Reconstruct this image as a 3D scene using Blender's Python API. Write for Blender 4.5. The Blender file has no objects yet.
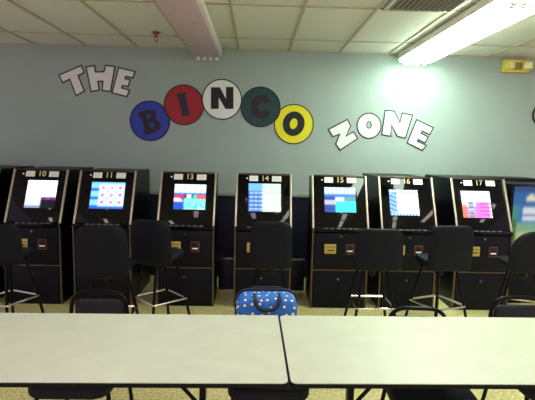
import bpy, bmesh, math, random
from mathutils import Vector, Matrix
random.seed(7)
PI = math.pi
scn = bpy.context.scene
COL = scn.collection

# ------------------------------------------------------------------ camera
f, pit, yaw, rol = 465.0, -.117, .0247, .0228
CAM = Vector((0, 0, 1.68))
cy, sy = math.cos(yaw), math.sin(yaw)
F0 = Vector((sy, cy, 0)); R0 = Vector((cy, -sy, 0)); U0 = Vector((0, 0, 1))
cp, sp = math.cos(pit), math.sin(pit)
FW = F0*cp + U0*sp; UP0 = -F0*sp + U0*cp
cr, sr = math.cos(rol), math.sin(rol)
RT = R0*cr + UP0*sr; UP = -R0*sr + UP0*cr
camd = bpy.data.cameras.new('camera'); cam = bpy.data.objects.new('camera', camd); COL.objects.link(cam)
m = Matrix((( RT.x, UP.x, -FW.x, CAM.x), (RT.y, UP.y, -FW.y, CAM.y), (RT.z, UP.z, -FW.z, CAM.z), (0, 0, 0, 1)))
cam.matrix_world = m
camd.sensor_width = 36; camd.lens = 36*f/535; camd.clip_start = .02
scn.camera = cam

YW = 5.82          # mural wall
ZC = 2.815         # ceiling
def wall_pt(px, py, Y=YW):
    """measured mural point -> (x, z) on the wall"""
    d = (px-267.5)/f*RT - (py-200)/f*UP + FW
    p = CAM + d*(Y/d.y)
    return (p.x, p.z)

# ------------------------------------------------------------------ materials
def srgb(r, g, b):
    def c(v):
        v /= 255
        return v/12.92 if v <= .04045 else ((v+.055)/1.055)**2.4
    return (c(r), c(g), c(b), 1)
def mat(name, col, rough=.5, metal=0, spec=.5, noise=0, nscale=60, bump=0, bscale=200, emit=None, estr=0, coat=0, bdist=.002):
    M = bpy.data.materials.new(name); M.use_nodes = True
    nt = M.node_tree; b = nt.nodes['Principled BSDF']
    b.inputs['Roughness'].default_value = rough
    b.inputs['Metallic'].default_value = metal
    b.inputs['Specular IOR Level'].default_value = spec
    b.inputs['Coat Weight'].default_value = coat
    tc = nt.nodes.new('ShaderNodeTexCoord')
    if noise:
        n = nt.nodes.new('ShaderNodeTexNoise'); n.inputs['Scale'].default_value = nscale; n.inputs['Detail'].default_value = 3
        nt.links.new(tc.outputs['Object'], n.inputs['Vector'])
        rp = nt.nodes.new('ShaderNodeValToRGB')
        a = [max(0, c*(1-noise)) for c in col[:3]] + [1]; z = [min(1, c*(1+noise)) for c in col[:3]] + [1]
        rp.color_ramp.elements[0].position = .3; rp.color_ramp.elements[1].position = .7
        rp.color_ramp.elements[0].color = a; rp.color_ramp.elements[1].color = z
        nt.links.new(n.outputs['Fac'], rp.inputs['Fac']); nt.links.new(rp.outputs['Color'], b.inputs['Base Color'])
    else:
        b.inputs['Base Color'].default_value = col
    if bump:
        n2 = nt.nodes.new('ShaderNodeTexNoise'); n2.inputs['Scale'].default_value = bscale; n2.inputs['Detail'].default_value = 2
        nt.links.new(tc.outputs['Object'], n2.inputs['Vector'])
        bp = nt.nodes.new('ShaderNodeBump'); bp.inputs['Strength'].default_value = bump; bp.inputs['Distance'].default_value = bdist
        nt.links.new(n2.outputs['Fac'], bp.inputs['Height']); nt.links.new(bp.outputs['Normal'], b.inputs['Normal'])
    if emit:
        b.inputs['Emission Color'].default_value = emit; b.inputs['Emission Strength'].default_value = estr
    return M

M_wall = mat('wall_paint', srgb(166, 182, 174), .75, noise=.03, nscale=3, bump=.15, bscale=120)
M_wains = mat('navy_panel', srgb(18, 26, 48), .45, noise=.1, nscale=20)
M_rail = mat('rail_paint', srgb(165, 172, 165), .5)
M_tile = mat('ceiling_tile', srgb(228, 230, 216), .9, noise=.05, nscale=90, bump=.5, bscale=160)
M_tbar = mat('ceiling_grid', srgb(188, 180, 156), .5)
M_cabinet = mat('cabinet_black', srgb(10, 12, 19), .35, spec=.18, noise=.15, nscale=40)
M_side = mat('cabinet_side', srgb(8, 8, 11), .45, spec=.18)
M_gloss = mat('black_glass', srgb(4, 4, 8), .04, spec=.28)
M_door = mat('door_black', srgb(14, 16, 24), .42, spec=.18, noise=.12, nscale=50)
M_chrome = mat('chrome', srgb(215, 210, 200), .22, 1)
M_trim = mat('satin_trim', srgb(205, 196, 172), .35, .7)
M_bronze = mat('bronze_trim', srgb(112, 100, 84), .42, 1)
M_steel = mat('brushed_steel', srgb(150, 150, 148), .35, 1)
M_gold = mat('brass_yellow', srgb(196, 176, 92), .4, .3)
M_red = mat('red_bezel', srgb(110, 50, 36), .4)
M_dark = mat('dark_slot', srgb(5, 5, 5), .5)
M_card = mat('paper_card', srgb(248, 250, 240), .7)
M_ink = mat('card_ink', srgb(130, 135, 130), .7)
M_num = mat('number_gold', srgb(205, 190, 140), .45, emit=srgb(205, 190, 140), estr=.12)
M_btn = mat('button_white', srgb(120, 120, 118), .3)
M_vinyl = mat('black_vinyl', srgb(18, 21, 27), .6, spec=.18, bump=.25, bscale=350, noise=.12, nscale=80)
M_fabric = mat('dark_fabric', srgb(24, 28, 36), .8, bump=.4, bscale=500, noise=.15, nscale=120)
M_tube = mat('black_steel', srgb(9, 9, 11), .35, .2, spec=.18)
M_rubber = mat('black_rubber', srgb(12, 12, 12), .6)
M_edge = mat('table_edge', srgb(14, 13, 13), .5, spec=.18)
M_table = mat('table_laminate', srgb(203, 214, 188), .42, noise=.035, nscale=9, spec=.4)
M_fixture = mat('fixture_enamel', srgb(235, 230, 218), .4)
M_lens_off = mat('lens_off', srgb(212, 188, 194), .35, noise=.05, nscale=12)
M_lens_on = mat('lens_on', srgb(250, 255, 245), .4, emit=(.80, 1.0, .84, 1), estr=25)
M_lens_dim = mat('lens_warm', srgb(250, 248, 245), .4, emit=(1.0, .93, .90, 1), estr=11)
M_lens_pink = mat('lens_rosy', srgb(250, 246, 250), .4, emit=(1.0, .78, 1.0, 1), estr=8)
M_cap = mat('socket_white', srgb(235, 235, 228), .4)
M_vent = mat('vent_enamel', srgb(196, 196, 184), .5)
M_ventdark = mat('vent_dark', srgb(58, 52, 50), .8)
M_slat = mat('vent_slat', srgb(150, 142, 130), .5)
M_brass = mat('sprinkler_red', srgb(160, 70, 70), .45, .2)
M_yel = mat('aged_plastic', srgb(232, 214, 84), .5, noise=.06, nscale=30)
M_lamp = mat('lamp_lens', srgb(248, 244, 200), .2)
M_lampd = mat('lamp_bezel', srgb(160, 140, 60), .5)
M_blue = mat('ball_blue', srgb(38, 62, 170), .55, noise=.06, nscale=25)
M_redp = mat('ball_red', srgb(165, 30, 40), .55, noise=.08, nscale=25)
M_white = mat('ball_white', srgb(240, 246, 236), .6)
M_green = mat('ball_green', srgb(22, 66, 64), .55, noise=.08, nscale=25)
M_yellow = mat('ball_yellow', srgb(240, 232, 20), .55)
M_ink1 = mat('paint_black', srgb(22, 24, 28), .6)
M_ink2 = mat('paint_plum', srgb(44, 26, 44), .6, noise=.15, nscale=30)
M_ink3 = mat('paint_slate', srgb(38, 42, 56), .6, noise=.15, nscale=30)
M_outl = mat('paint_grey', srgb(56, 56, 60), .6)
M_lwhite = mat('letter_white', srgb(238, 238, 232), .6, noise=.03, nscale=30)
M_handle = mat('navy_strap', srgb(18, 24, 52), .6, bump=.3, bscale=400)

# floor: speckled vinyl composition tile
M_floor = bpy.data.materials.new('floor_vinyl'); M_floor.use_nodes = True
nt = M_floor.node_tree; b = nt.nodes['Principled BSDF']; b.inputs['Roughness'].default_value = .38
tc = nt.nodes.new('ShaderNodeTexCoord')
n1 = nt.nodes.new('ShaderNodeTexNoise'); n1.inputs['Scale'].default_value = 55; n1.inputs['Detail'].default_value = 4
r1 = nt.nodes.new('ShaderNodeValToRGB'); r1.color_ramp.elements[0].position = .36; r1.color_ramp.elements[1].position = .62
r1.color_ramp.elements[0].color = srgb(194, 186, 104); r1.color_ramp.elements[1].color = srgb(242, 234, 172)
bk = nt.nodes.new('ShaderNodeTexBrick'); bk.offset = 0; bk.inputs['Scale'].default_value = 1
bk.inputs['Brick Width'].default_value = .305; bk.inputs['Row Height'].default_value = .305; bk.inputs['Mortar Size'].default_value = .0015
bk.inputs['Color1'].default_value = (1, 1, 1, 1); bk.inputs['Color2'].default_value = (.9, .9, .88, 1); bk.inputs['Mortar'].default_value = (.55, .52, .42, 1)
mx = nt.nodes.new('ShaderNodeMix'); mx.data_type = 'RGBA'; mx.blend_type = 'MULTIPLY'; mx.inputs[0].default_value = 1
nt.links.new(tc.outputs['Object'], n1.inputs['Vector']); nt.links.new(tc.outputs['Object'], bk.inputs['Vector'])
nt.links.new(n1.outputs['Fac'], r1.inputs['Fac']); nt.links.new(r1.outputs['Color'], mx.inputs[6]); nt.links.new(bk.outputs['Color'], mx.inputs[7])
nt.links.new(mx.outputs[2], b.inputs['Base Color'])

# polka-dot cloth
M_bag = bpy.data.materials.new('polka_cloth'); M_bag.use_nodes = True
nt = M_bag.node_tree; b = nt.nodes['Principled BSDF']; b.inputs['Roughness'].default_value = .6
tc = nt.nodes.new('ShaderNodeTexCoord'); mp = nt.nodes.new('ShaderNodeSeparateXYZ'); cb = nt.nodes.new('ShaderNodeCombineXYZ')
vo = nt.nodes.new('ShaderNodeTexVoronoi'); vo.voronoi_dimensions = '2D'; vo.inputs['Scale'].default_value = 22; vo.inputs['Randomness'].default_value = .55
rp = nt.nodes.new('ShaderNodeValToRGB'); rp.color_ramp.interpolation = 'LINEAR'
e = rp.color_ramp.elements; e[0].position = 0; e[0].color = srgb(236, 244, 250); e[1].position = .17; e[1].color = srgb(236, 244, 250)
for p_, c_ in ((.21, srgb(16, 30, 84)), (.27, srgb(16, 30, 84)), (.31, srgb(36, 116, 206))):
    q = e.new(p_); q.color = c_
nt.links.new(tc.outputs['Object'], mp.inputs[0]); nt.links.new(mp.outputs['X'], cb.inputs['X']); ad = nt.nodes.new('ShaderNodeMath'); ad.operation = 'ADD'; nt.links.new(mp.outputs['Z'], ad.inputs[0]); nt.links.new(mp.outputs['Y'], ad.inputs[1]); nt.links.new(ad.outputs[0], cb.inputs['Y']); nt.links.new(cb.outputs[0], vo.inputs['Vector'])
nt.links.new(vo.outputs['Distance'], rp.inputs['Fac']); nt.links.new(rp.outputs['Color'], b.inputs['Base Color'])

def screen_mat(name, strength):
    M = bpy.data.materials.new(name); M.use_nodes = True
    nt = M.node_tree; b = nt.nodes['Principled BSDF']
    b.inputs['Base Color'].default_value = (.005, .005, .008, 1); b.inputs['Roughness'].default_value = .05
    a = nt.nodes.new('ShaderNodeVertexColor'); a.layer_name = 'picture'
    nt.links.new(a.outputs['Color'], b.inputs['Emission Color']); b.inputs['Emission Strength'].default_value = strength
    return M

# ------------------------------------------------------------------ mesh helpers
class MB:
    def __init__(s): s.bm = bmesh.new()
    def _cap(s, n0, M, bev):
        vs = s.bm.verts[n0:]
    def box(s, x0, x1, y0, y1, z0, z1, bev=0, M=None, seg=2):
        t = bmesh.new()
        r = bmesh.ops.create_cube(t, size=1)
        for v in t.verts: v.co = Vector(((x0+x1)/2+v.co.x*(x1-x0), (y0+y1)/2+v.co.y*(y1-y0), (z0+z1)/2+v.co.z*(z1-z0)))
        if bev: bmesh.ops.bevel(t, geom=t.edges[:], offset=bev, segments=seg, affect='EDGES', profile=.5)
        return s.join(t, M)
    def join(s, t, M=None):
        if M is not None: bmesh.ops.transform(t, matrix=M, verts=t.verts[:])
        me = bpy.data.meshes.new('tmp'); t.to_mesh(me); t.free(); s.bm.from_mesh(me); bpy.data.meshes.remove(me)
        return s
    def tube(s, pts, r, seg=10, closed=False, caps=True):
        pts = [Vector(p) for p in pts]; n = len(pts); t = bmesh.new(); rings = []
        prev = None
        for i, p in enumerate(pts):
            if closed: d = (pts[(i+1) % n]-pts[i-1]).normalized()
            elif i == 0: d = (pts[1]-p).normalized()
            elif i == n-1: d = (p-pts[i-1]).normalized()
            else: d = ((pts[i+1]-p).normalized()+(p-pts[i-1]).normalized()).normalized()
            if prev is None:
                a = Vector((0, 0, 1)) if abs(d.z) < .9 else Vector((1, 0, 0))
                u = d.cross(a).normalized()
            else: u = (prev-d*prev.dot(d)).normalized()
            prev = u; w = d.cross(u)
            rr = r[i] if isinstance(r, (list, tuple)) else r
            rings.append([t.verts.new(p+(u*math.cos(2*PI*k/seg)+w*math.sin(2*PI*k/seg))*rr) for k in range(seg)])
        for i in range(n if closed else n-1):
            A, B = rings[i], rings[(i+1) % n]
            for k in range(seg): t.faces.new((A[k], A[(k+1) % seg], B[(k+1) % seg], B[k]))
        if not closed and caps:
            t.faces.new(rings[0][::-1]); t.faces.new(rings[-1])
        for fc in t.faces: fc.smooth = len(fc.verts) == 4
        bmesh.ops.recalc_face_normals(t, faces=t.faces[:])
        return s.join(t)
    def lathe(s, prof, seg=24, M=None):
        t = bmesh.new(); rings = []
        for (r, z) in prof: rings.append([t.verts.new((max(r, 1e-4)*math.cos(2*PI*k/seg), max(r, 1e-4)*math.sin(2*PI*k/seg), z)) for k in range(seg)])
        for i in range(len(rings)-1):
            for k in range(seg): t.faces.new((rings[i][k], rings[i][(k+1) % seg], rings[i+1][(k+1) % seg], rings[i+1][k])).smooth = True
        t.faces.new(rings[0][::-1]); t.faces.new(rings[-1])
        bmesh.ops.recalc_face_normals(t, faces=t.faces[:])
        return s.join(t, M)
    def slab(s, outline, th, bev=0, M=None, seg=2, smooth=True):
        """outline in local xz, thickness along y (0..th)"""
        t = bmesh.new(); vs = [t.verts.new((x, 0, z)) for x, z in outline]
        fc = t.faces.new(vs); r = bmesh.ops.extrude_face_region(t, geom=[fc])
        bmesh.ops.translate(t, verts=[g for g in r['geom'] if isinstance(g, bmesh.types.BMVert)], vec=(0, th, 0))
        bmesh.ops.recalc_face_normals(t, faces=t.faces[:])
        if bev:
            es = [e for e in t.edges if abs(e.verts[0].co.y-e.verts[1].co.y) < 1e-6]
            bmesh.ops.bevel(t, geom=es, offset=bev, segments=seg, affect='EDGES', profile=.5)
        if smooth:
            for q in t.faces: q.smooth = True
        return s.join(t, M)
    def prism(s, prof, x0, x1, M=None):
        """profile in yz extruded along x"""
        t = bmesh.new(); a = [t.verts.new((x0, y, z)) for y, z in prof]; c = [t.verts.new((x1, y, z)) for y, z in prof]
        n = len(prof); t.faces.new(a); t.faces.new(c[::-1])
        for i in range(n): t.faces.new((a[i], c[i], c[(i+1) % n], a[(i+1) % n]))
        bmesh.ops.recalc_face_normals(t, faces=t.faces[:])
        return s.join(t, M)
    def build(s, name, m, parent=None):
        me = bpy.data.meshes.new(name); s.bm.to_mesh(me); s.bm.free(); me.materials.append(m)
        try: me.set_sharp_from_angle(angle=.7)
        except Exception: pass
        o = bpy.data.objects.new(name, me); COL.objects.link(o); o.parent = parent
        return o
def rr(w, z0, z1, rt, rb, n=6):
    """rounded rectangle outline, width w, separate top and bottom radii"""
    o = []
    for cx, cz, r, a0 in ((w/2-rt, z1-rt, rt, 0), (-w/2+rt, z1-rt, rt, 90), (-w/2+rb, z0+rb, rb, 180), (w/2-rb, z0+rb, rb, 270)):
        for k in range(n+1):
            a = math.radians(a0+90*k/n); o.append((cx+r*math.cos(a), cz+r*math.sin(a)))
    return o
def FLAT(z):
    """outline z -> world y, thickness hangs down from height z"""
    return Matrix.Translation((0, 0, z)) @ Matrix.Rotation(-PI/2, 4, 'X')
def smooth_path(pts, r, n=5):
    """polyline with rounded corners"""
    pts = [Vector(p) for p in pts]; o = [pts[0]]
    for i in range(1, len(pts)-1):
        p = pts[i]; a = (pts[i-1]-p); c = (pts[i+1]-p)
        q = min(r, a.length*.49, c.length*.49); A = p+a.normalized()*q; B = p+c.normalized()*q
        for k in range(n+1):
            t = k/n; o.append(A*(1-t)**2+p*2*t*(1-t)+B*t*t)
    o.append(pts[-1]); return o
def thing(name, label, cat, loc=(0, 0, 0), rz=0, group=None):
    o = bpy.data.objects.new(name, None); COL.objects.link(o); o.empty_display_size = .1
    o.location = loc; o.rotation_euler = (0, 0, rz); o['label'] = label; o['category'] = cat
    if group: o['group'] = group
    return o
def tag(o, label, cat, group=None, kind=None):
    o['label'] = label; o['category'] = cat
    if group: o['group'] = group
    if kind: o['kind'] = kind
    return o
def struct(o): o['kind'] = 'structure'; return o
def kids(o): return [c for c in COL.objects if c.parent == o]
def copy_tree(o, parent=None):
    c = o.copy(); COL.objects.link(c)
    if parent: c.parent = parent
    for ch in kids(o): copy_tree(ch, c)
    return c
def curve_mesh(name, splines, m, depth, y, parent=None, off=0.0):
    """flat lettering on a plane facing -y. splines = lists of (x,z)"""
    cu = bpy.data.curves.new('tmp', 'CURVE'); cu.dimensions = '2D'; cu.fill_mode = 'BOTH'; cu.extrude = depth/2; cu.offset = off
    for sp_ in splines:
        s_ = cu.splines.new('POLY'); s_.points.add(len(sp_)-1); s_.use_cyclic_u = True
        for i, (x, z) in enumerate(sp_): s_.points[i].co = (x, z, 0, 1)
    t = bpy.data.objects.new('tmp', cu); COL.objects.link(t)
    dg = bpy.context.evaluated_depsgraph_get(); me = bpy.data.meshes.new_from_object(t.evaluated_get(dg))
    bpy.data.objects.remove(t); bpy.data.curves.remove(cu)
    me.transform(Matrix.Translation((0, y, 0)) @ Matrix.Rotation(PI/2, 4, 'X'))
    me.name = name; me.materials.clear(); me.materials.append(m)
    o = bpy.data.objects.new(name, me); COL.objects.link(o); o.parent = parent
    return o
def text_mesh(name, body, size, m, M, parent, depth=.001):
    cu = bpy.data.curves.new('tmp', 'FONT'); cu.body = body; cu.size = size; cu.extrude = depth; cu.align_x = 'CENTER'; cu.align_y = 'CENTER'; cu.offset = size*.012
    t = bpy.data.objects.new('tmp', cu); COL.objects.link(t)
    dg = bpy.context.evaluated_depsgraph_get(); me = bpy.data.meshes.new_from_object(t.evaluated_get(dg))
    bpy.data.objects.remove(t); bpy.data.curves.remove(cu)
    me.transform(M); me.name = name; me.materials.clear(); me.materials.append(m)
    o = bpy.data.objects.new(name, me); COL.objects.link(o); o.parent = parent
    return o

# ------------------------------------------------------------------ setting
XL, XR, YB = -5.2, 5.8, -3.2
fl = MB().box(XL, XR, YB, YW+.1, -.06, 0).build('floor', M_floor); struct(fl)
ce = MB().box(XL, XR, YB, YW+.1, ZC+.012, ZC+.07).build('ceiling', M_tile); struct(ce)
g = MB(); X0 = -2.073-.6096*5
xs = [X0+.6096*k for k in range(18)]; ys = [YW-.616-1.2192*k for k in range(7)]
for x in xs: g.box(x-.012, x+.012, YB, YW, ZC, ZC+.014)
for y in ys: g.box(XL, XR, y-.009, y+.009, ZC+.0015, ZC+.014)
g.box(XL, XR, YW-.02, YW, ZC-.002, ZC+.014)
struct(g.build('trim_1', M_tbar))
struct(MB().box(XL, XR, YW, YW+.1, 1.06, ZC+.012).build('wall_back', M_wall))
struct(MB().box(XL, XR, YW, YW+.1, 0, 1.06).build('wall_back_lower', M_wains))
struct(MB().box(XL, XR, YW-.022, YW, 1.04, 1.095, .006).build('trim_2', M_rail))
struct(MB().box(XL, XR, YW-.012, YW, 0, .1, .003).build('baseboard_back', M_rubber))

# ------------------------------------------------------------------ mural
def P(off, sc, pts): return [wall_pt(off[0]+a/sc, off[1]+c/sc) for a, c in pts]
def mural_letter(ch, splines, label, outline=.017):
    xs_ = [p[0] for p in splines[0]]; zs_ = [p[1] for p in splines[0]]
    cx, cz = (min(xs_)+max(xs_))/2, (min(zs_)+max(zs_))/2
    t = thing('wall_letter', label, 'letter', (cx, YW, cz), 0, 'white cut-out letters on the wall')
    loc = [[(x-cx, z-cz) for x, z in s_] for s_ in splines]
    # outline first
    def grow(poly, d):
        A = sum(poly[i][0]*poly[(i+1) % len(poly)][1]-poly[(i+1) % len(poly)][0]*poly[i][1] for i in range(len(poly)))
        sgn = 1 if A > 0 else -1; o = []
        n = len(poly)
        for i in range(n):
            p0, p1, p2 = Vector(poly[i-1]), Vector(poly[i]), Vector(poly[(i+1) % n])
            a = (p1-p0).normalized(); c = (p2-p1).normalized()
            na = Vector((a.y, -a.x))*sgn; nc = Vector((c.y, -c.x))*sgn
            k = (na+nc); k = k/max(.35, k.length_squared/2)
            o.append((p1.x+k.x*d, p1.y+k.y*d))
        return o
    outl = [grow(loc[0], outline)]+[grow(q, -.012) for q in loc[1:]]
    o = curve_mesh('outline', outl, M_outl, .004, -.002, t); o['label'] = 'dark grey outline'
    curve_mesh('face', loc, M_lwhite, .004, -.005, t)
    return t
o1, s1 = (50, 55), 5.944
mural_letter('T', [P(o1, s1, [(60,122),(185,68),(199,103),(162,120),(200,213),(158,236),(120,138),(78,160)])], 'white block letter T of THE, tilted left, at the left end of the wall lettering')
mural_letter('H', [P(o1, s1, [(220,75),(262,68),(268,106),(325,104),(334,66),(382,72),(357,212),(315,208),(320,152),(280,153),(288,205),(248,213)])], 'white block letter H between T and E on the grey wall')
mural_letter('E', [P(o1, s1, [(412,80),(500,102),(490,132),(448,122),(441,143),(472,152),(462,183),(430,176),(420,198),(468,212),(455,243),(375,222)])], 'white block letter E ending THE, just up left of the blue ball')
o2, s2 = (320, 100), 4.458
mural_letter('Z', [P(o2, s2, [(42,132),(121,91),(133,116),(112,166),(148,146),(163,171),(90,220),(73,196),(92,148),(58,160)])], 'white block letter Z starting ZONE, tilted left, down right of the yellow ball')
def ell(off, sc, cx, cyy, rx, ry, n=36, rot=0, a0=0, a1=360):
    o = []
    full = abs(a1-a0) >= 360
    for k in range(n if full else n+1):
        a = math.radians(a0+(a1-a0)*k/n); x, y = rx*math.cos(a), ry*math.sin(a)
        c, s_ = math.cos(math.radians(rot)), math.sin(math.radians(rot))
        o.append((cx+x*c-y*s_, cyy+x*s_+y*c))
    return P(off, sc, o)
mural_letter('O', [ell(o2, s2, 218, 115, 50, 53), ell(o2, s2, 218, 111, 13, 17)], 'white rounded letter O between Z and N of ZONE')
mural_letter('N', [P(o2, s2, [(293,50),(328,53),(357,108),(368,62),(408,70),(378,166),(346,159),(317,106),(312,158),(278,152)])], 'white block letter N between O and E of ZONE')
mural_letter('E2', [P(o2, s2, [(432,92),(500,125),(488,150),(453,134),(446,150),(477,166),(466,187),(436,172),(429,186),(468,203),(455,221),(392,190)])], 'white block letter E ending ZONE, tilted right')

BALLS = [(150, 121), (184, 105), (222, 99.5), (260.5, 107), (293.8, 124.2)]
OVER = {0: [1], 1: [2], 2: [], 3: [2], 4: [3]}
RAD = .247
def ball(idx, m, label, lm, splines):
    x, z = wall_pt(*BALLS[idx])
    t = thing('bingo_ball_disc', label, 'wall disc', (x, YW, z), 0, 'painted ball discs on the wall')
    def circ(r, extra):
        pts = [(r*math.cos(2*PI*k/96), r*math.sin(2*PI*k/96)) for k in range(96)]
        for u in OVER[idx]:
            ux, uz = wall_pt(*BALLS[u]); ux -= x; uz -= z; o = []
            for a, c in pts:
                d = math.hypot(a-ux, c-uz); R_ = RAD+extra
                o.append((ux+(a-ux)/d*R_, uz+(c-uz)/d*R_) if d < R_ else (a, c))
            pts = o
        return pts
    curve_mesh('rim', [circ(RAD, .0006)], M_ink1, .005, -.0015, t)
    curve_mesh('disc', [circ(RAD-.014, .005)], m, .002, -.0045, t)
    curve_mesh('letter', [[(a-x, c-z) for a, c in s_] for s_ in splines], lm, .002, -.006, t)
    return t
o3, s3 = (125, 75), 5.333; o4, s4 = (225, 75), 5.333; o5, s5 = (130, 0), 3.333
def rotpts(cx, cyy, rot, pts):
    c, s_ = math.cos(math.radians(rot)), math.sin(math.radians(rot))
    return [(cx+x*c-y*s_, cyy+x*s_+y*c) for x, y in pts]
def arc(cx, cyy, rx, ry, a0, a1, n=8): return [(cx+rx*math.cos(math.radians(a0+(a1-a0)*k/n)), cyy+ry*math.sin(math.radians(a0+(a1-a0)*k/n))) for k in range(n+1)]
Bo = [(-48, -62), (8, -62)]+arc(8, -30, 36, 32, -90, 50)+arc(12, 28, 40, 34, -50, 90)+[(-48, 62), (-48, 36), (-38, 36), (-38, -38), (-48, -38)]
Bh1 = [(-8, -40), (6, -40)]+arc(6, -29, 11, 11, -90, 90, 6)+[(-8, -18)]
Bh2 = [(-8, 10), (8, 10)]+arc(8, 23, 12, 13, -90, 90, 6)+[(-8, 36)]
ball(0, M_blue, 'deep blue disc with dark letter B, leftmost of the five ball discs', M_ink2,
     [P(o3, s3, rotpts(133, 248, -17, q)) for q in (Bo, Bh1, Bh2)])
ball(1, M_redp, 'dark red disc with slanted slate letter I, second of the five ball discs', M_ink3,
     [P(o3, s3, rotpts(313, 157, -12, [(-26, -62), (24, -62), (24, -50), (20, -50), (20, 50), (24, 50), (24, 62), (-22, 62), (-22, 50), (-20, 50), (-20, -50), (-26, -50)]))])
ball(2, M_white, 'white disc with upright black letter N, middle of the five ball discs', M_ink1,
     [P(o5, s5, [(270,291),(300,291),(320,330),(320,290),(345,290),(345,363),(318,363),(296,325),(296,363),(270,363)])])
Co = arc(0, 0, 58, 66, 28, 332, 22)+arc(0, 0, 19, 25, 325, 35, 16)
ball(3, M_green, 'dark green disc with plum letter C, fourth of the five ball discs', M_ink2,
     [P(o4, s4, rotpts(194, 170, 0, Co))])
ball(4, M_yellow, 'bright yellow disc with fat black letter O, rightmost of the five ball discs', M_ink1,
     [ell(o4, s4, 366, 260, 58, 66, rot=14), ell(o4, s4, 366, 260, 20, 29, rot=14)])

# round dark-rimmed thing cut by the right edge of the photo
x, z = wall_pt(543.5, 115)
t = thing('round_plaque', 'round plaque with dark rim on the wall, cut off by the right edge', 'plaque', (x, YW, z))
MB().lathe([(.13, -.004), (.13, .02), (.12, .024)], 40, Matrix.Rotation(PI/2, 4, 'X')).build('face', M_wall, t)
MB().tube([(.14*math.cos(2*PI*k/40), -.014, .14*math.sin(2*PI*k/40)) for k in range(40)], .013, 8, closed=True).build('rim', M_ink1, t)

# ------------------------------------------------------------------ emergency light
x, z = wall_pt(514, 67)
t = thing('emergency_light', 'yellowed twin-head emergency light high on the wall at the right', 'emergency light', (x, YW, z))
MB().box(-.155, .155, -.085, 0, -.075, .075, .012).build('housing', M_yel, t)
for s_ in (-1, 1):
    h = MB().box(-.055, .055, -.05, .03, -.05, .05, .014, Matrix.Translation((s_*.118, -.10, .0)) @ Matrix.Rotation(-s_*.5, 4, 'Z')).build('lamp_head', M_yel, t)
    MB().box(-.043, .043, -.056, -.046, -.038, .038, .004, Matrix.Translation((s_*.118, -.10, .0)) @ Matrix.Rotation(-s_*.5, 4, 'Z')).build('lens', M_lamp, h)
MB().box(-.05, .05, -.09, -.083, -.05, .04, .003).build('cover_plate', M_lampd, t)

# ------------------------------------------------------------------ sprinkler
t = thing('fire_sprinkler', 'small reddish pendant sprinkler hanging from the ceiling left of the unlit light', 'sprinkler', (-1.07, 5.02, ZC))
MB().lathe([(.04, 0), (.042, -.006), (.026, -.014), (.012, -.02)], 20).build('escutcheon', M_brass, t)
MB().lathe([(.014, -.012), (.014, -.035), (.018, -.037), (.018, -.045), (.008, -.048)], 12).build('body', M_brass, t)
fr = MB()
for s_ in (-1, 1): fr.tube([(s_*.014, 0, -.044), (s_*.017, 0, -.062), (s_*.003, 0, -.08)], .004, 6)
fr.build('frame_arms', M_brass, t)
MB().lathe([(.004, -.078), (.02, -.083), (.02, -.086), (.003, -.088)], 16).build('deflector', M_brass, t)

# ------------------------------------------------------------------ ceiling fixtures (wrap-around fluorescents)
def fixture(x, y0, y1, lens_m, label, z=ZC, w=.34):
    t = thing('ceiling_light', label, 'ceiling light', (x, (y0+y1)/2, z), 0, 'long fluorescent fixtures on the ceiling')
    L = (y1-y0)/2
    MB().box(-w/2, w/2, -L, L, -.068, 0, .003).build('housing', M_fixture, t)
    MB().box(-w/2+.012, w/2-.012, -L+.015, L-.015, -.108, -.066, .014).build('lens', lens_m, t)
    for s_ in (-1, 1):
        e_ = MB().box(-w/2, w/2, s_*L-.012, s_*L+.012, -.082, .0, .003).build('end_plate', M_fixture, t)
        for k in range(4):
            xx = (-1.5+k)*.074
            MB().box(xx-.02, xx+.02, s_*L-.018, s_*L+.018, -.14, -.07, .007).build('socket', M_cap, e_)
    return t
fixture(1.88, 3.36, 5.72, M_lens_on, 'long lit fluorescent ceiling light, glaring white, reaching the mural wall at right', w=.40)
fixture(1.855, .92, 3.28, M_lens_dim, 'long lit fluorescent ceiling light, next toward the viewer in the right-hand row')
fixture(-.615, 3.3, 5.74, M_lens_off, 'long unlit grey fluorescent ceiling light above the T, H and E side of the wall')
fixture(-.585, .86, 3.24, M_lens_pink, 'lit fluorescent ceiling light overhead, next toward the viewer after the unlit one')
fixture(-3.0, -2.2, .16, M_lens_dim, 'lit fluorescent ceiling light outside the left of the picture')
fixture(1.855, -1.6, .76, M_lens_dim, 'lit fluorescent ceiling light behind the viewer in the right-hand row')
fixture(4.3, .92, 3.28, M_lens_dim, 'added unseen fluorescent ceiling light outside the right of the picture, for bounce light')  # extra fixture added so floor bounce brightens the ceiling

# ------------------------------------------------------------------ ceiling vent
t = thing('ceiling_vent', 'square louvred air return vent in the ceiling left of the lit light', 'vent', (1.302, 3.69, ZC))
W2 = .29
fb = MB()
for (a, b_, c, d_) in ((-W2, W2, -W2, -W2+.035), (-W2, W2, W2-.035, W2), (-W2, -W2+.035, -W2+.035, W2-.035), (W2-.035, W2, -W2+.035, W2-.035)): fb.box(a, b_, c, d_, -.012, 0, .002)
fb.build('frame', M_vent, t)
MB().box(-W2+.03, W2-.03, -W2+.03, W2-.03, -.001, .008).build('backing', M_ventdark, t)
for k in range(12):
    xx = -W2+.055+k*(2*W2-.11)/11
    MB().box(-.012, .012, -W2+.035, W2-.035, -.001, .0015, 0, Matrix.Translation((xx, 0, -.007)) @ Matrix.Rotation(.7, 4, 'Y')).build('slat', M_slat, t)

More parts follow.
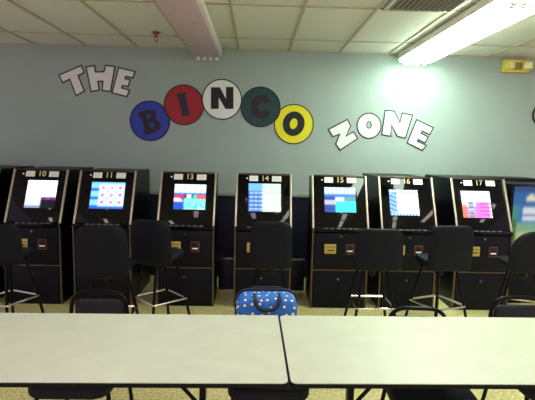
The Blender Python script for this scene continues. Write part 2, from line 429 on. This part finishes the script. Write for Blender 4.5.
# ------------------------------------------------------------------ gaming machines
SO = Vector((0, .02, .85)); SV = Vector((0, .235, .515)); SL = SV.length; SU = SV.normalized(); SN = Vector((0, -SU.z, SU.y))
def slope(dx=0, v=0, n=0):
    """local frame on the tilted face: x right, y up the slope, z outward"""
    o = SO + SU*v + SN*n
    return Matrix(((1, 0, 0, dx), (0, SU.y, SN.y, o.y), (0, SU.z, SN.z, o.z), (0, 0, 0, 1)))
def rc(px, py, x0, x1, y0, y1): return x0 <= px < x1 and y0 <= py < y1
def c8(r, g, b): return srgb(r, g, b)[:3]
WHT = c8(250, 252, 255)
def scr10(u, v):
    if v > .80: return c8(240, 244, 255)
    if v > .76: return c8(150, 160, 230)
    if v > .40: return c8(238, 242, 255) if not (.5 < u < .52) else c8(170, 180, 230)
    if u > .5: return c8(140, 70, 150) if (v > .32 and (int(u*22) % 2)) else c8(14, 10, 22)
    return c8(176, 184, 196) if v > .08 else c8(110, 116, 140)
def scr11(u, v):
    if v < .1: return c8(40, 90, 190)
    if v > .93: return c8(90, 170, 230)
    if u < .23:
        return c8(30, 90, 190) if (int(v*9) % 3) == 0 else c8(120, 190, 240)
    uu = (u-.23)/.77*3; vv = (v-.1)/.83*3; a = uu % 1-.5; c_ = vv % 1-.5
    if a*a+c_*c_*1.0 < .05: return c8(225, 80, 130) if int(uu+vv*2) % 2 else c8(240, 110, 150)
    if a*a+c_*c_ < .13: return c8(250, 225, 240)
    return c8(170, 205, 245)
def scr13(u, v):
    if v > .66: return c8(225, 240, 255) if (u*6) % 1 > .08 else c8(150, 190, 240)
    if v > .60: return c8(60, 110, 200)
    if u < .32: return c8(190, 60, 90) if v > .45 else (c8(225, 225, 240) if v > .3 and u+v < .62 else c8(40, 80, 190))
    if .33 < u < .6 and v > .44: return c8(230, 240, 235) if .40 < u < .55 else c8(30, 50, 60)
    if v > .42: return c8(210, 90, 100) if u > .7 else c8(70, 200, 190)
    return c8(60, 215, 205) if (u*v*37) % 1 > .3 else c8(200, 240, 235)
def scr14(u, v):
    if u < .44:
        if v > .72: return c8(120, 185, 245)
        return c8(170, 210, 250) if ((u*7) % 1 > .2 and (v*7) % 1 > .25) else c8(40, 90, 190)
    return c8(214, 232, 218) if (v*9) % 1 > .12 else c8(188, 212, 196)  # pale right side: glare reflection painted into the glowing picture
def scr15(u, v):
    if v > .72: return c8(225, 245, 250) if (u*8) % 1 > .12 else c8(120, 170, 220)
    if v > .62: return c8(70, 130, 210)
    if u < .36: return c8(190, 190, 215) if .3 < v < .5 else c8(50, 80, 160)
    if .36 < u < .62 and .46 < v < .6: return c8(235, 250, 250)
    return c8(70, 220, 220) if v < .45 else c8(100, 160, 170)
def scr16(u, v):
    if v < .1: return c8(180, 210, 255) if (u*9) % 1 > .4 else c8(70, 110, 200)
    if .88 < v < .93: return c8(130, 150, 210)
    if u < .27 and v < .9: return c8(60, 110, 210) if (v*6+u*3) % 1 > .45 else c8(140, 185, 245)
    return c8(246, 250, 255)
def scr17(u, v):
    if v > .6: return c8(244, 248, 255)
    if u < .16: return c8(240, 120, 90) if v < .45 else c8(245, 190, 180)
    if .22 < u < .40: return c8(70, 100, 110) if ((v*10) % 1 > .35 and not .27 < v < .33) else c8(190, 200, 220)
    if u > .46 or v < .4:
        if u > .6 and (v*7) % 1 > .72: return c8(90, 30, 100)
        if u > .92: return c8(235, 220, 250)
        return c8(238, 90, 205) if (u*13+v*9) % 1 > .35 else c8(250, 160, 235)
    return c8(235, 240, 255)
def screen(name, w, h, fn, m, M, parent, nx=36, ny=28):
    G = [[fn(min(.999, i/nx), min(.999, j/ny)) for i in range(nx+1)] for j in range(ny+1)]
    for _ in range(1):   # soft pixels
        G = [[tuple(sum(G[min(ny, max(0, j+b_))][min(nx, max(0, i+a_))][k]*w_ for a_, b_, w_ in ((0, 0, .4), (1, 0, .15), (-1, 0, .15), (0, 1, .15), (0, -1, .15))) for k in range(3)) for i in range(nx+1)] for j in range(ny+1)]
    t = bmesh.new(); V = [[t.verts.new((-w/2+w*i/nx, -h/2+h*j/ny, 0)) for i in range(nx+1)] for j in range(ny+1)]
    lay = t.loops.layers.float_color.new('picture')
    for j in range(ny):
        for i in range(nx):
            fc = t.faces.new((V[j][i], V[j][i+1], V[j+1][i+1], V[j+1][i]))
            for lp, (a_, b_) in zip(fc.loops, ((j, i), (j, i+1), (j+1, i+1), (j+1, i))): lp[lay] = (*G[a_][b_], 1)
    bmesh.ops.transform(t, matrix=M, verts=t.verts[:])
    me = bpy.data.meshes.new(name); t.to_mesh(me); t.free(); me.materials.append(m)
    o = bpy.data.objects.new(name, me); COL.objects.link(o); o.parent = parent
    return o

def machine(x, num, fn, estr, label, w=.585, yf=4.70, rz=0, sx=0, sc=(.165, .44), su=(-.16, .17), dep=.52, ztb=1.352):
    t = thing('gaming_machine', label, 'gaming machine', (x, yf, 0), rz, 'black video gaming cabinets along the wall')
    h = w/2
    MB().prism([(.0, .0), (.0, .80), (-.02, .815), (-.02, .838), (.0, .845), tuple(SO[1:]), tuple((SO+SV)[1:]), (.29, 1.372), (dep-.02, ztb), (dep, ztb-.02), (dep, 0)], -h+.008, h-.008).build('cabinet_body', M_cabinet, t)
    MB().box(-h+.022, h-.022, .004, SL-.004, -.002, .006, .002, slope()).build('front_glass', M_gloss, t)
    # screen
    cxs, wv = (su[0]+su[1])/2, su[1]-su[0]; cv, hv = (sc[0]+sc[1])/2, sc[1]-sc[0]
    bz = MB().box(-wv/2-.014, wv/2+.014, -hv/2-.014, hv/2+.014, .004, .009, .002, slope(cxs, cv)).build('screen_bezel', M_gloss, t)
    screen('screen', wv, hv, fn, screen_mat('screen_%s' % num, estr), slope(cxs, cv, .0095), bz)
    # cards and number
    for a, c_ in ((-.155, -.062), (.085, .185)):
        cd = MB().box(a, c_, .492, .554, .006, .0075, 0, slope()).build('label_card', M_card, t)
        ln = MB()
        for q in range(3): ln.box(a+.012, c_-.012, .505+.014*q, .5065+.014*q, .0075, .0079, 0, slope())
        ln.build('printed_lines', M_ink, cd)
    MB().lathe([(.009, .006), (.009, .010), (.004, .012)], 12, slope(-.18, .522)).build('small_lamp', M_card, t)
    if num: text_mesh('number', num, .084, M_num, slope(.012, .524, .0072), t)
    # button strip
    bp = MB().box(-h+.03, h-.03, -.0225, -.019, .817, .836, .001).build('button_strip', M_gloss, t)
    for k in range(6):
        xx = -.17+k*.062
        MB().box(xx, xx+.038, -.012, .012, .840, .8485, .002).build('button', M_btn, t)
    # doors
    d1 = MB().box(-h+.028, h-.028, -.010, .0, .425, .795, .004).build('upper_door', M_door, t)
    d2 = MB().box(-h+.028, h-.028, -.010, .0, .03, .395, .004).build('lower_door', M_door, t)
    RX = Matrix.Rotation(PI/2, 4, 'X')
    MB().lathe([(.011, 0), (.011, .014), (.008, .018)], 14, Matrix.Translation((-.0, -.009, .765)) @ RX).build('lock', M_steel, d1)
    MB().lathe([(.011, 0), (.011, .014), (.008, .018)], 14, Matrix.Translation((-.01, -.009, .315)) @ RX).build('lock', M_steel, d2)
    ba = MB().box(-.165, -.045, -.026, -.008, .585, .685, .005).build('bill_acceptor', M_gold, d1)
    b2 = MB().box(-.135, -.065, -.03, -.024, .617, .627, 0).box(-.15, -.06, -.028, -.025, .655, .66, 0).build('bill_slot', M_dark, t); b2.parent = t
    b2.name = 'bill_slot'
    tf = MB().box(.055, .145, -.016, -.008, .575, .685, .003).build('ticket_printer', M_red, d1)
    q = MB().box(.065, .135, -.019, -.014, .585, .675, .002).build('printer_recess', M_dark, t)
    MB().box(.072, .128, -.022, -.017, .607, .622, .001).build('ticket_slot', M_card, q)
    MB().box(-h+.015, h-.015, -.014, .0, .403, .416, .002).build('door_rail', M_bronze, t)
    # edges
    for s_ in (-1, 1):
        MB().prism([(-.012, 0), (-.012, .80), (-.03, .815), (-.03, .835), (.02, .838), (.02, 0)], s_*(h-.006)-.008, s_*(h-.006)+.008).build('corner_trim', M_bronze, t)
        MB().box(s_*(h-.008)-.010, s_*(h-.008)+.010, -.012, SL+.006, -.004, .02, .004, slope()).build('edge_trim', M_trim, t)
        MB().box(-h+.02, h-.02, SL-.006, SL+.012, -.006, .016, .003, slope()).build('top_trim', M_bronze, t)
    return t
machine(-2.985, '9', scr13, 1.0, 'black gaming machine cut off by the left edge, only its right trim showing', dep=1.03, ztb=1.368)
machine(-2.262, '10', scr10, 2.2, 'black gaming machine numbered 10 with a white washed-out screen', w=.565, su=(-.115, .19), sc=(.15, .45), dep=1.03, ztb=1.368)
machine(-1.562, '11', scr11, 1.8, 'black gaming machine numbered 11 with rows of pink symbols on its screen', w=.585, su=(-.155, .19), sc=(.155, .445), dep=0.88, ztb=1.368)
machine(-.716, '13', scr13, 1.6, 'black gaming machine numbered 13, teal and red lower screen, beside a swivelled stool', su=(-.14, .19))
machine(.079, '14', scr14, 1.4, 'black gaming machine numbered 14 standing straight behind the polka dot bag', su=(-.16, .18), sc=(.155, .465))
machine(.878, '15', scr15, 1.5, 'black gaming machine numbered 15 with a cyan lower screen')
machine(1.592, '16', scr16, 2.2, 'black gaming machine numbered 16 with a white screen and blue left column', su=(-.185, .12), sc=(.145, .425), dep=1.03, ztb=1.368)
machine(2.376, '17', scr17, 1.8, 'black gaming machine numbered 17 with a magenta screen', su=(-.20, .11), sc=(.135, .43), dep=1.03, ztb=1.368)

# different machine at the far right: upright blue picture face
def scr18(u, v):
    if v > .90: return c8(40, 80, 130)
    if u < .1 and v < .5: return c8(90, 140, 60) if (v*12) % 1 > .4 else c8(40, 90, 50)
    if v > .68:
        if ((u-.36)/.10)**2+((v-.81)/.055)**2 < 1: return c8(252, 248, 210)
        if ((u-.60)/.12)**2+((v-.81)/.05)**2 < 1: return c8(230, 205, 110)
        return c8(40, 110, 180)
    if .22 < u < .9 and (.55 < v < .65 or .43 < v < .53): return c8(240, 246, 250)
    if v > .4: return c8(50, 130, 190) if u > .12 else c8(70, 150, 140)
    return c8(130, 185, 150) if v > .28 else c8(190, 205, 140)
t = thing('gaming_machine', 'slim upright machine with a blue and green picture face beside machine 17 at right edge', 'gaming machine', (3.05, 4.92, 0))
MB().box(-.30, .30, .02, .62, 0, 1.325, .006).box(-.29, .29, .5, .85, 0, 1.36, .006).build('cabinet_body', M_cabinet, t)
bz = MB().box(-.285, .285, .008, .021, .62, 1.315, .004).build('picture_bezel', M_gloss, t)
screen('screen', .54, .67, scr18, screen_mat('screen_18', .75), Matrix(((1, 0, 0, 0), (0, 0, -1, .0075), (0, 1, 0, .967), (0, 0, 0, 1))), bz)
dr = MB().box(-.27, .27, .01, .021, .05, .56, .004).build('lower_door', M_door, t)
MB().lathe([(.011, 0), (.011, .014), (.008, .018)], 14, Matrix.Translation((0, .011, .50)) @ Matrix.Rotation(PI/2, 4, 'X')).build('lock', M_steel, dr)
for s_ in (-1, 1): MB().box(s_*.295-.009, s_*.295+.009, .0, .03, 0, 1.325, .003).build('edge_trim', M_side, t)

# filler panels in the two gaps
for a, c_, lb in ((-.418, -.222, 'low navy filler panel with thin metal top strip between machines 13 and 14'), (.378, .578, 'low navy filler panel with thin metal top strip between machines 14 and 15')):
    t = thing('filler_panel', lb, 'panel', ((a+c_)/2, 5.27, 0), 0, 'low panels between machines')
    h = (c_-a)/2
    MB().box(-h, h, 0, .03, 0, .36, .003).build('panel', M_wains, t)
    MB().box(-h, h, -.008, .034, .36, .378, .003).build('top_strip', M_steel, t)

# ------------------------------------------------------------------ bar stools
def stool(x, y, rz, label, bw=.40, seat_rz=None, ztop=1.005, zb=.63, rtop=.07):
    """faces +y (toward the machines); back at -y. rz turns base, seat_rz turns seat and back"""
    t = thing('bar_stool', label, 'bar stool', (x, y, 0), rz, 'black swivel bar stools at the machines')
    a = (seat_rz if seat_rz is not None else rz)-rz
    RS = Matrix.Rotation(a, 4, 'Z')
    st = MB().slab(rr(.34, -.14, .20, .07, .05), .06, .022, RS @ FLAT(.70), seg=3).build('seat', M_vinyl, t)
    # back: curved padded panel
    s_ = MB(); tt = bmesh.new()
    out = rr(bw, zb, ztop, .075, .035, 8)
    nx, nz = 12, 10
    grid = {}
    rt_ = rtop
    def wid(z):   # half width by height
        hw = bw/2*(.93+.07*min(1, (ztop-z)/.2)) if z < ztop else bw/2*.93
        r_ = rt_
        if z > ztop-r_: d = r_-math.sqrt(max(0, r_*r_-(z-(ztop-r_))**2)); hw -= d
        if z < zb+.035: d = .035-math.sqrt(max(0, .035**2-((zb+.035)-z)**2)); hw -= d
        return hw
    zs = [zb, zb+.006, zb+.018, zb+.035]+[zb+.035+(ztop-rtop-zb-.035)*k/nz for k in range(1, nz+1)]+[ztop-rtop*q for q in (.75, .5, .3, .15, .05, 0)]
    for side in (0, 1):
        for j, z_ in enumerate(zs):
            hw = wid(z_)
            for i in range(nx+1):
                xx = -hw+2*hw*i/nx
                e_ = min(1, (1-abs(2*i/nx-1))*3.2, (j+.0)*.4, (len(zs)-1-j)*.4)
                th = .008+.02*math.sqrt(max(0, e_))
                yy = -.20+.35*xx*xx*1.2 - .12*(z_-zb)*.6 + (th if side else -th)
                grid[side, j, i] = tt.verts.new((xx, yy, z_))
    J = len(zs)
    for side in (0, 1):
        for j in range(J-1):
            for i in range(nx): tt.faces.new((grid[side, j, i], grid[side, j, i+1], grid[side, j+1, i+1], grid[side, j+1, i]))
    loop = [(0, i) for i in range(nx+1)]+[(j, nx) for j in range(1, J)]+[(J-1, i) for i in range(nx-1, -1, -1)]+[(j, 0) for j in range(J-2, 0, -1)]
    for k in range(len(loop)):
        (j0, i0), (j1, i1) = loop[k], loop[(k+1) % len(loop)]
        tt.faces.new((grid[0, j0, i0], grid[0, j1, i1], grid[1, j1, i1], grid[1, j0, i0]))
    bmesh.ops.recalc_face_normals(tt, faces=tt.faces[:])
    for q in tt.faces: q.smooth = True
    s_.join(tt, RS); bk_ = s_.build('backrest', M_vinyl, t)
    for sx_ in (-.09, .09): MB().tube([RS @ Vector((sx_, .02, .628)), RS @ Vector((sx_, -.15, .628)), RS @ Vector((sx_, -.195, .66)), RS @ Vector((sx_, -.205, .74))], .011, 8).build('back_bracket', M_tube, t)
    # swivel
    MB().box(-.12, .12, -.12, .12, .618, .634, .003).build('swivel_plate', M_tube, t)
    MB().lathe([(.02, .53), (.028, .54), (.05, .60), (.05, .619)], 20).build('swivel', M_tube, t)
    for sx_ in (-1, 1):
        for sy_ in (-1, 1):
            L_ = MB().tube([(sx_*.10, sy_*.10, .619), (sx_*.162, sy_*.162, .28), (sx_*.205, sy_*.205, .0)], .0125, 10).build('leg', M_tube, t)
            MB().lathe([(.016, 0), (.016, .02), (.013, .024)], 12, Matrix.Translation((sx_*.2045, sy_*.2045, 0))).build('foot_cap', M_rubber, L_)
    MB().tube(smooth_path([(0, -.172, .28), (.172, -.172, .28), (.172, .172, .28), (-.172, .172, .28), (-.172, -.172, .28), (-.01, -.172, .28)], .02, 4), .0095, 8).build('footrest', M_chrome, t)
    return t
stool(-2.18, 4.06, math.radians(-22), 'black bar stool at the left edge, partly out of frame', bw=.42, seat_rz=math.radians(4), ztop=.985)
stool(-1.175, 3.72, 0, 'black bar stool in front of machine 11 behind the dark padded stack chair', bw=.40, ztop=1.055, rtop=.1)
stool(-.855, 4.14, math.radians(42), 'black bar stool with diamond-set chrome footrest between machines 11 and 13', bw=.37, seat_rz=math.radians(-12), ztop=1.03)
stool(.135, 4.08, 0, 'black bar stool in front of machine 14 behind the polka dot bag', bw=.36, ztop=1.045)
stool(1.065, 4.08, 0, 'black bar stool in front of the gap between machines 15 and 16', bw=.41, ztop=1.0)
stool(1.68, 4.10, math.radians(22), 'black bar stool in front of the gap between machines 16 and 17', bw=.39, seat_rz=math.radians(3), ztop=1.035)
stool(2.43, 4.06, math.radians(-25), 'black bar stool with rounded back at the right edge in front of machine 17', bw=.44, seat_rz=math.radians(-4), ztop=1.005, rtop=.17)

# ------------------------------------------------------------------ tables
def table(x0, x1, label, legs):
    y0, y1, zt = 1.730, 2.476, .75
    xm = (x0+x1)/2; w = x1-x0; dp = y1-y0
    t = thing('folding_table', label, 'table', (xm, (y0+y1)/2+(xm-.14)*.0122, 0), .0122, 'white tables with black edges')
    o = rr(w, -dp/2, dp/2, .03, .03)
    MB().slab(o, .016, .0, FLAT(zt-.003), smooth=False).build('edge_band', M_edge, t)
    o2_ = rr(w-.008, -dp/2+.004, dp/2-.004, .027, .027)
    MB().slab(o2_, .0035, .0008, FLAT(zt), seg=1, smooth=False).build('tabletop', M_table, t)
    MB().box(-w/2+.06, w/2-.06, -dp/2+.09, -dp/2+.11, zt-.045, zt-.019, .002).box(-w/2+.06, w/2-.06, dp/2-.11, dp/2-.09, zt-.045, zt-.019, .002).build('apron_rail', M_tube, t)
    for lx, s_ in legs:   # s_ = direction of the brace toward the table's middle
        xx = lx-xm
        l = MB().box(xx-.0145, xx+.0145, -.03, .03, .03, zt-.035, .004).build('leg', M_tube, t)
        MB().box(xx-.02, xx+.02, -.29, .29, .0, .034, .006).build('foot', M_tube, l)
        MB().box(xx-.02, xx+.02, -.30, .30, zt-.045, zt-.019, .002).build('top_bracket', M_tube, l)
        MB().tube([(xx, 0, .42), (xx+s_*.12, 0, .56), (xx+s_*.30, 0, zt-.03)], .010, 8).build('brace', M_tube, t)
        MB().tube([(xx+s_*.005, 0, zt-.13), (xx+s_*.06, 0, zt-.03)], .008, 8).build('gusset', M_tube, t)
    return t
table(-1.69, .1415, 'long white-topped table with black edge, left of the seam', [(-.235, -1), (-1.30, 1)])
table(.1440, 1.975, 'long white-topped table with black edge, right of the seam', [(.47, 1), (1.66, -1)])

# ------------------------------------------------------------------ stack chairs
def chair(x, yb, rz, label):
    """faces -y (toward the viewer), back at origin y=0, seat toward -y"""
    t = thing('stack_chair', label, 'chair', (x, yb, 0), rz, 'black padded chairs tucked under the tables')
    def rrs(w, a, c_): return rr(w, a, c_, .05, .09)
    # seat: rounded front corners
    MB().slab(rr(.425, -.53, -.06, .04, .09), .068, .018, FLAT(.458), seg=3).build('seat', M_fabric, t)
    MB().box(-.17, .17, -.42, -.10, .39, .404, .003).build('seat_pan', M_tube, t)
    bk_ = MB().slab(rr(.285, .50, .735, .035, .035), .03, .012, Matrix.Translation((0, -.012, 0)), seg=3).build('backrest', M_fabric, t)
    arch = smooth_path([(-.185, -.06, .40), (-.175, .0, .56), (-.158, .005, .782), (.158, .005, .782), (.175, .0, .56), (.185, -.06, .40)], .10, 8)
    MB().tube(arch, .0115, 10).build('back_frame', M_tube, t)
    for s_ in (-1, 1):
        MB().tube([(s_*.135, .0, .62), (s_*.17, .002, .62)], .008, 8).build('bracket', M_tube, bk_)
        A = MB().tube([(s_*.18, -.42, .40), (s_*.20, -.44, .22), (s_*.205, -.45, .0)], .0115, 10).build('leg', M_tube, t)
        B = MB().tube([(s_*.18, -.10, .40), (s_*.195, -.06, .22), (s_*.20, .0, .0)], .0115, 10).build('leg', M_tube, t)
        MB().lathe([(.016, 0), (.016, .02), (.012, .024)], 12, Matrix.Translation((s_*.205, -.45, 0))).build('foot_cap', M_rubber, A)
        MB().lathe([(.016, 0), (.016, .02), (.012, .024)], 12, Matrix.Translation((s_*.20, .0, 0))).build('foot_cap', M_rubber, B)
        MB().tube([(s_*.18, -.44, .397), (s_*.18, -.08, .397)], .010, 8).build('side_rail', M_tube, t)
    return t
chair(-.937, 2.74, 0, 'black padded chair behind the left table in front of the machine 11 stool')
chair(.085, 2.73, 0, 'black padded chair at the seam of the tables, holding the polka dot bag')
chair(.93, 2.52, math.radians(-3), 'black padded chair pushed far under the right table, only its top rim above it')
chair(1.625, 2.74, math.radians(3), 'black padded chair at the right edge behind the right table')

# ------------------------------------------------------------------ polka dot bag on the chair
t = thing('polka_dot_bag', 'blue bag with white polka dots standing on the chair behind the table seam', 'bag', (.072, 2.625, .497), math.radians(2))
bw_, bh_ = .35, .33
MB().slab(rr(bw_, 0, bh_, .065, .04, 8), .15, .035, Matrix.Translation((0, -.085, 0)), seg=4).build('body', M_bag, t)
pipe = [(px_, -.058, pz_) for px_, pz_ in rr(bw_+.002, -.002, bh_+.002, .065, .04, 8)]
MB().tube([(px_, .04, pz_) for px_, pz_ in rr(bw_+.004, -.002, bh_+.006, .065, .04, 8)], .008, 8, closed=True).build('zipper_piping', M_handle, t)
hp = [(-.072, -.045, bh_+.004), (-.07, -.083, bh_-.006)]+[(-.066*math.cos(PI*k/12), -.095-.006*math.sin(PI*k/12), bh_-.02-.05*math.sin(PI*k/12)) for k in range(13)]+[(.07, -.083, bh_-.006), (.072, -.045, bh_+.004)]
MB().tube(hp, .0105, 8).build('handle', M_handle, t)
MB().tube([(-.10, .05, bh_+.004), (-.07, .055, bh_+.016), (.07, .055, bh_+.016), (.10, .05, bh_+.004)], .008, 8).build('rear_handle', M_handle, t)

# ------------------------------------------------------------------ light
w = bpy.data.worlds.new('world'); scn.world = w; w.use_nodes = True
bg = w.node_tree.nodes['Background']; bg.inputs['Color'].default_value = (1.0, .82, 1.08, 1); bg.inputs['Strength'].default_value = .62
scn.view_settings.view_transform = 'Standard'; scn.view_settings.look = 'None'
scn.view_settings.exposure = 0; scn.view_settings.gamma = 1; scn.view_settings.use_curve_mapping = False
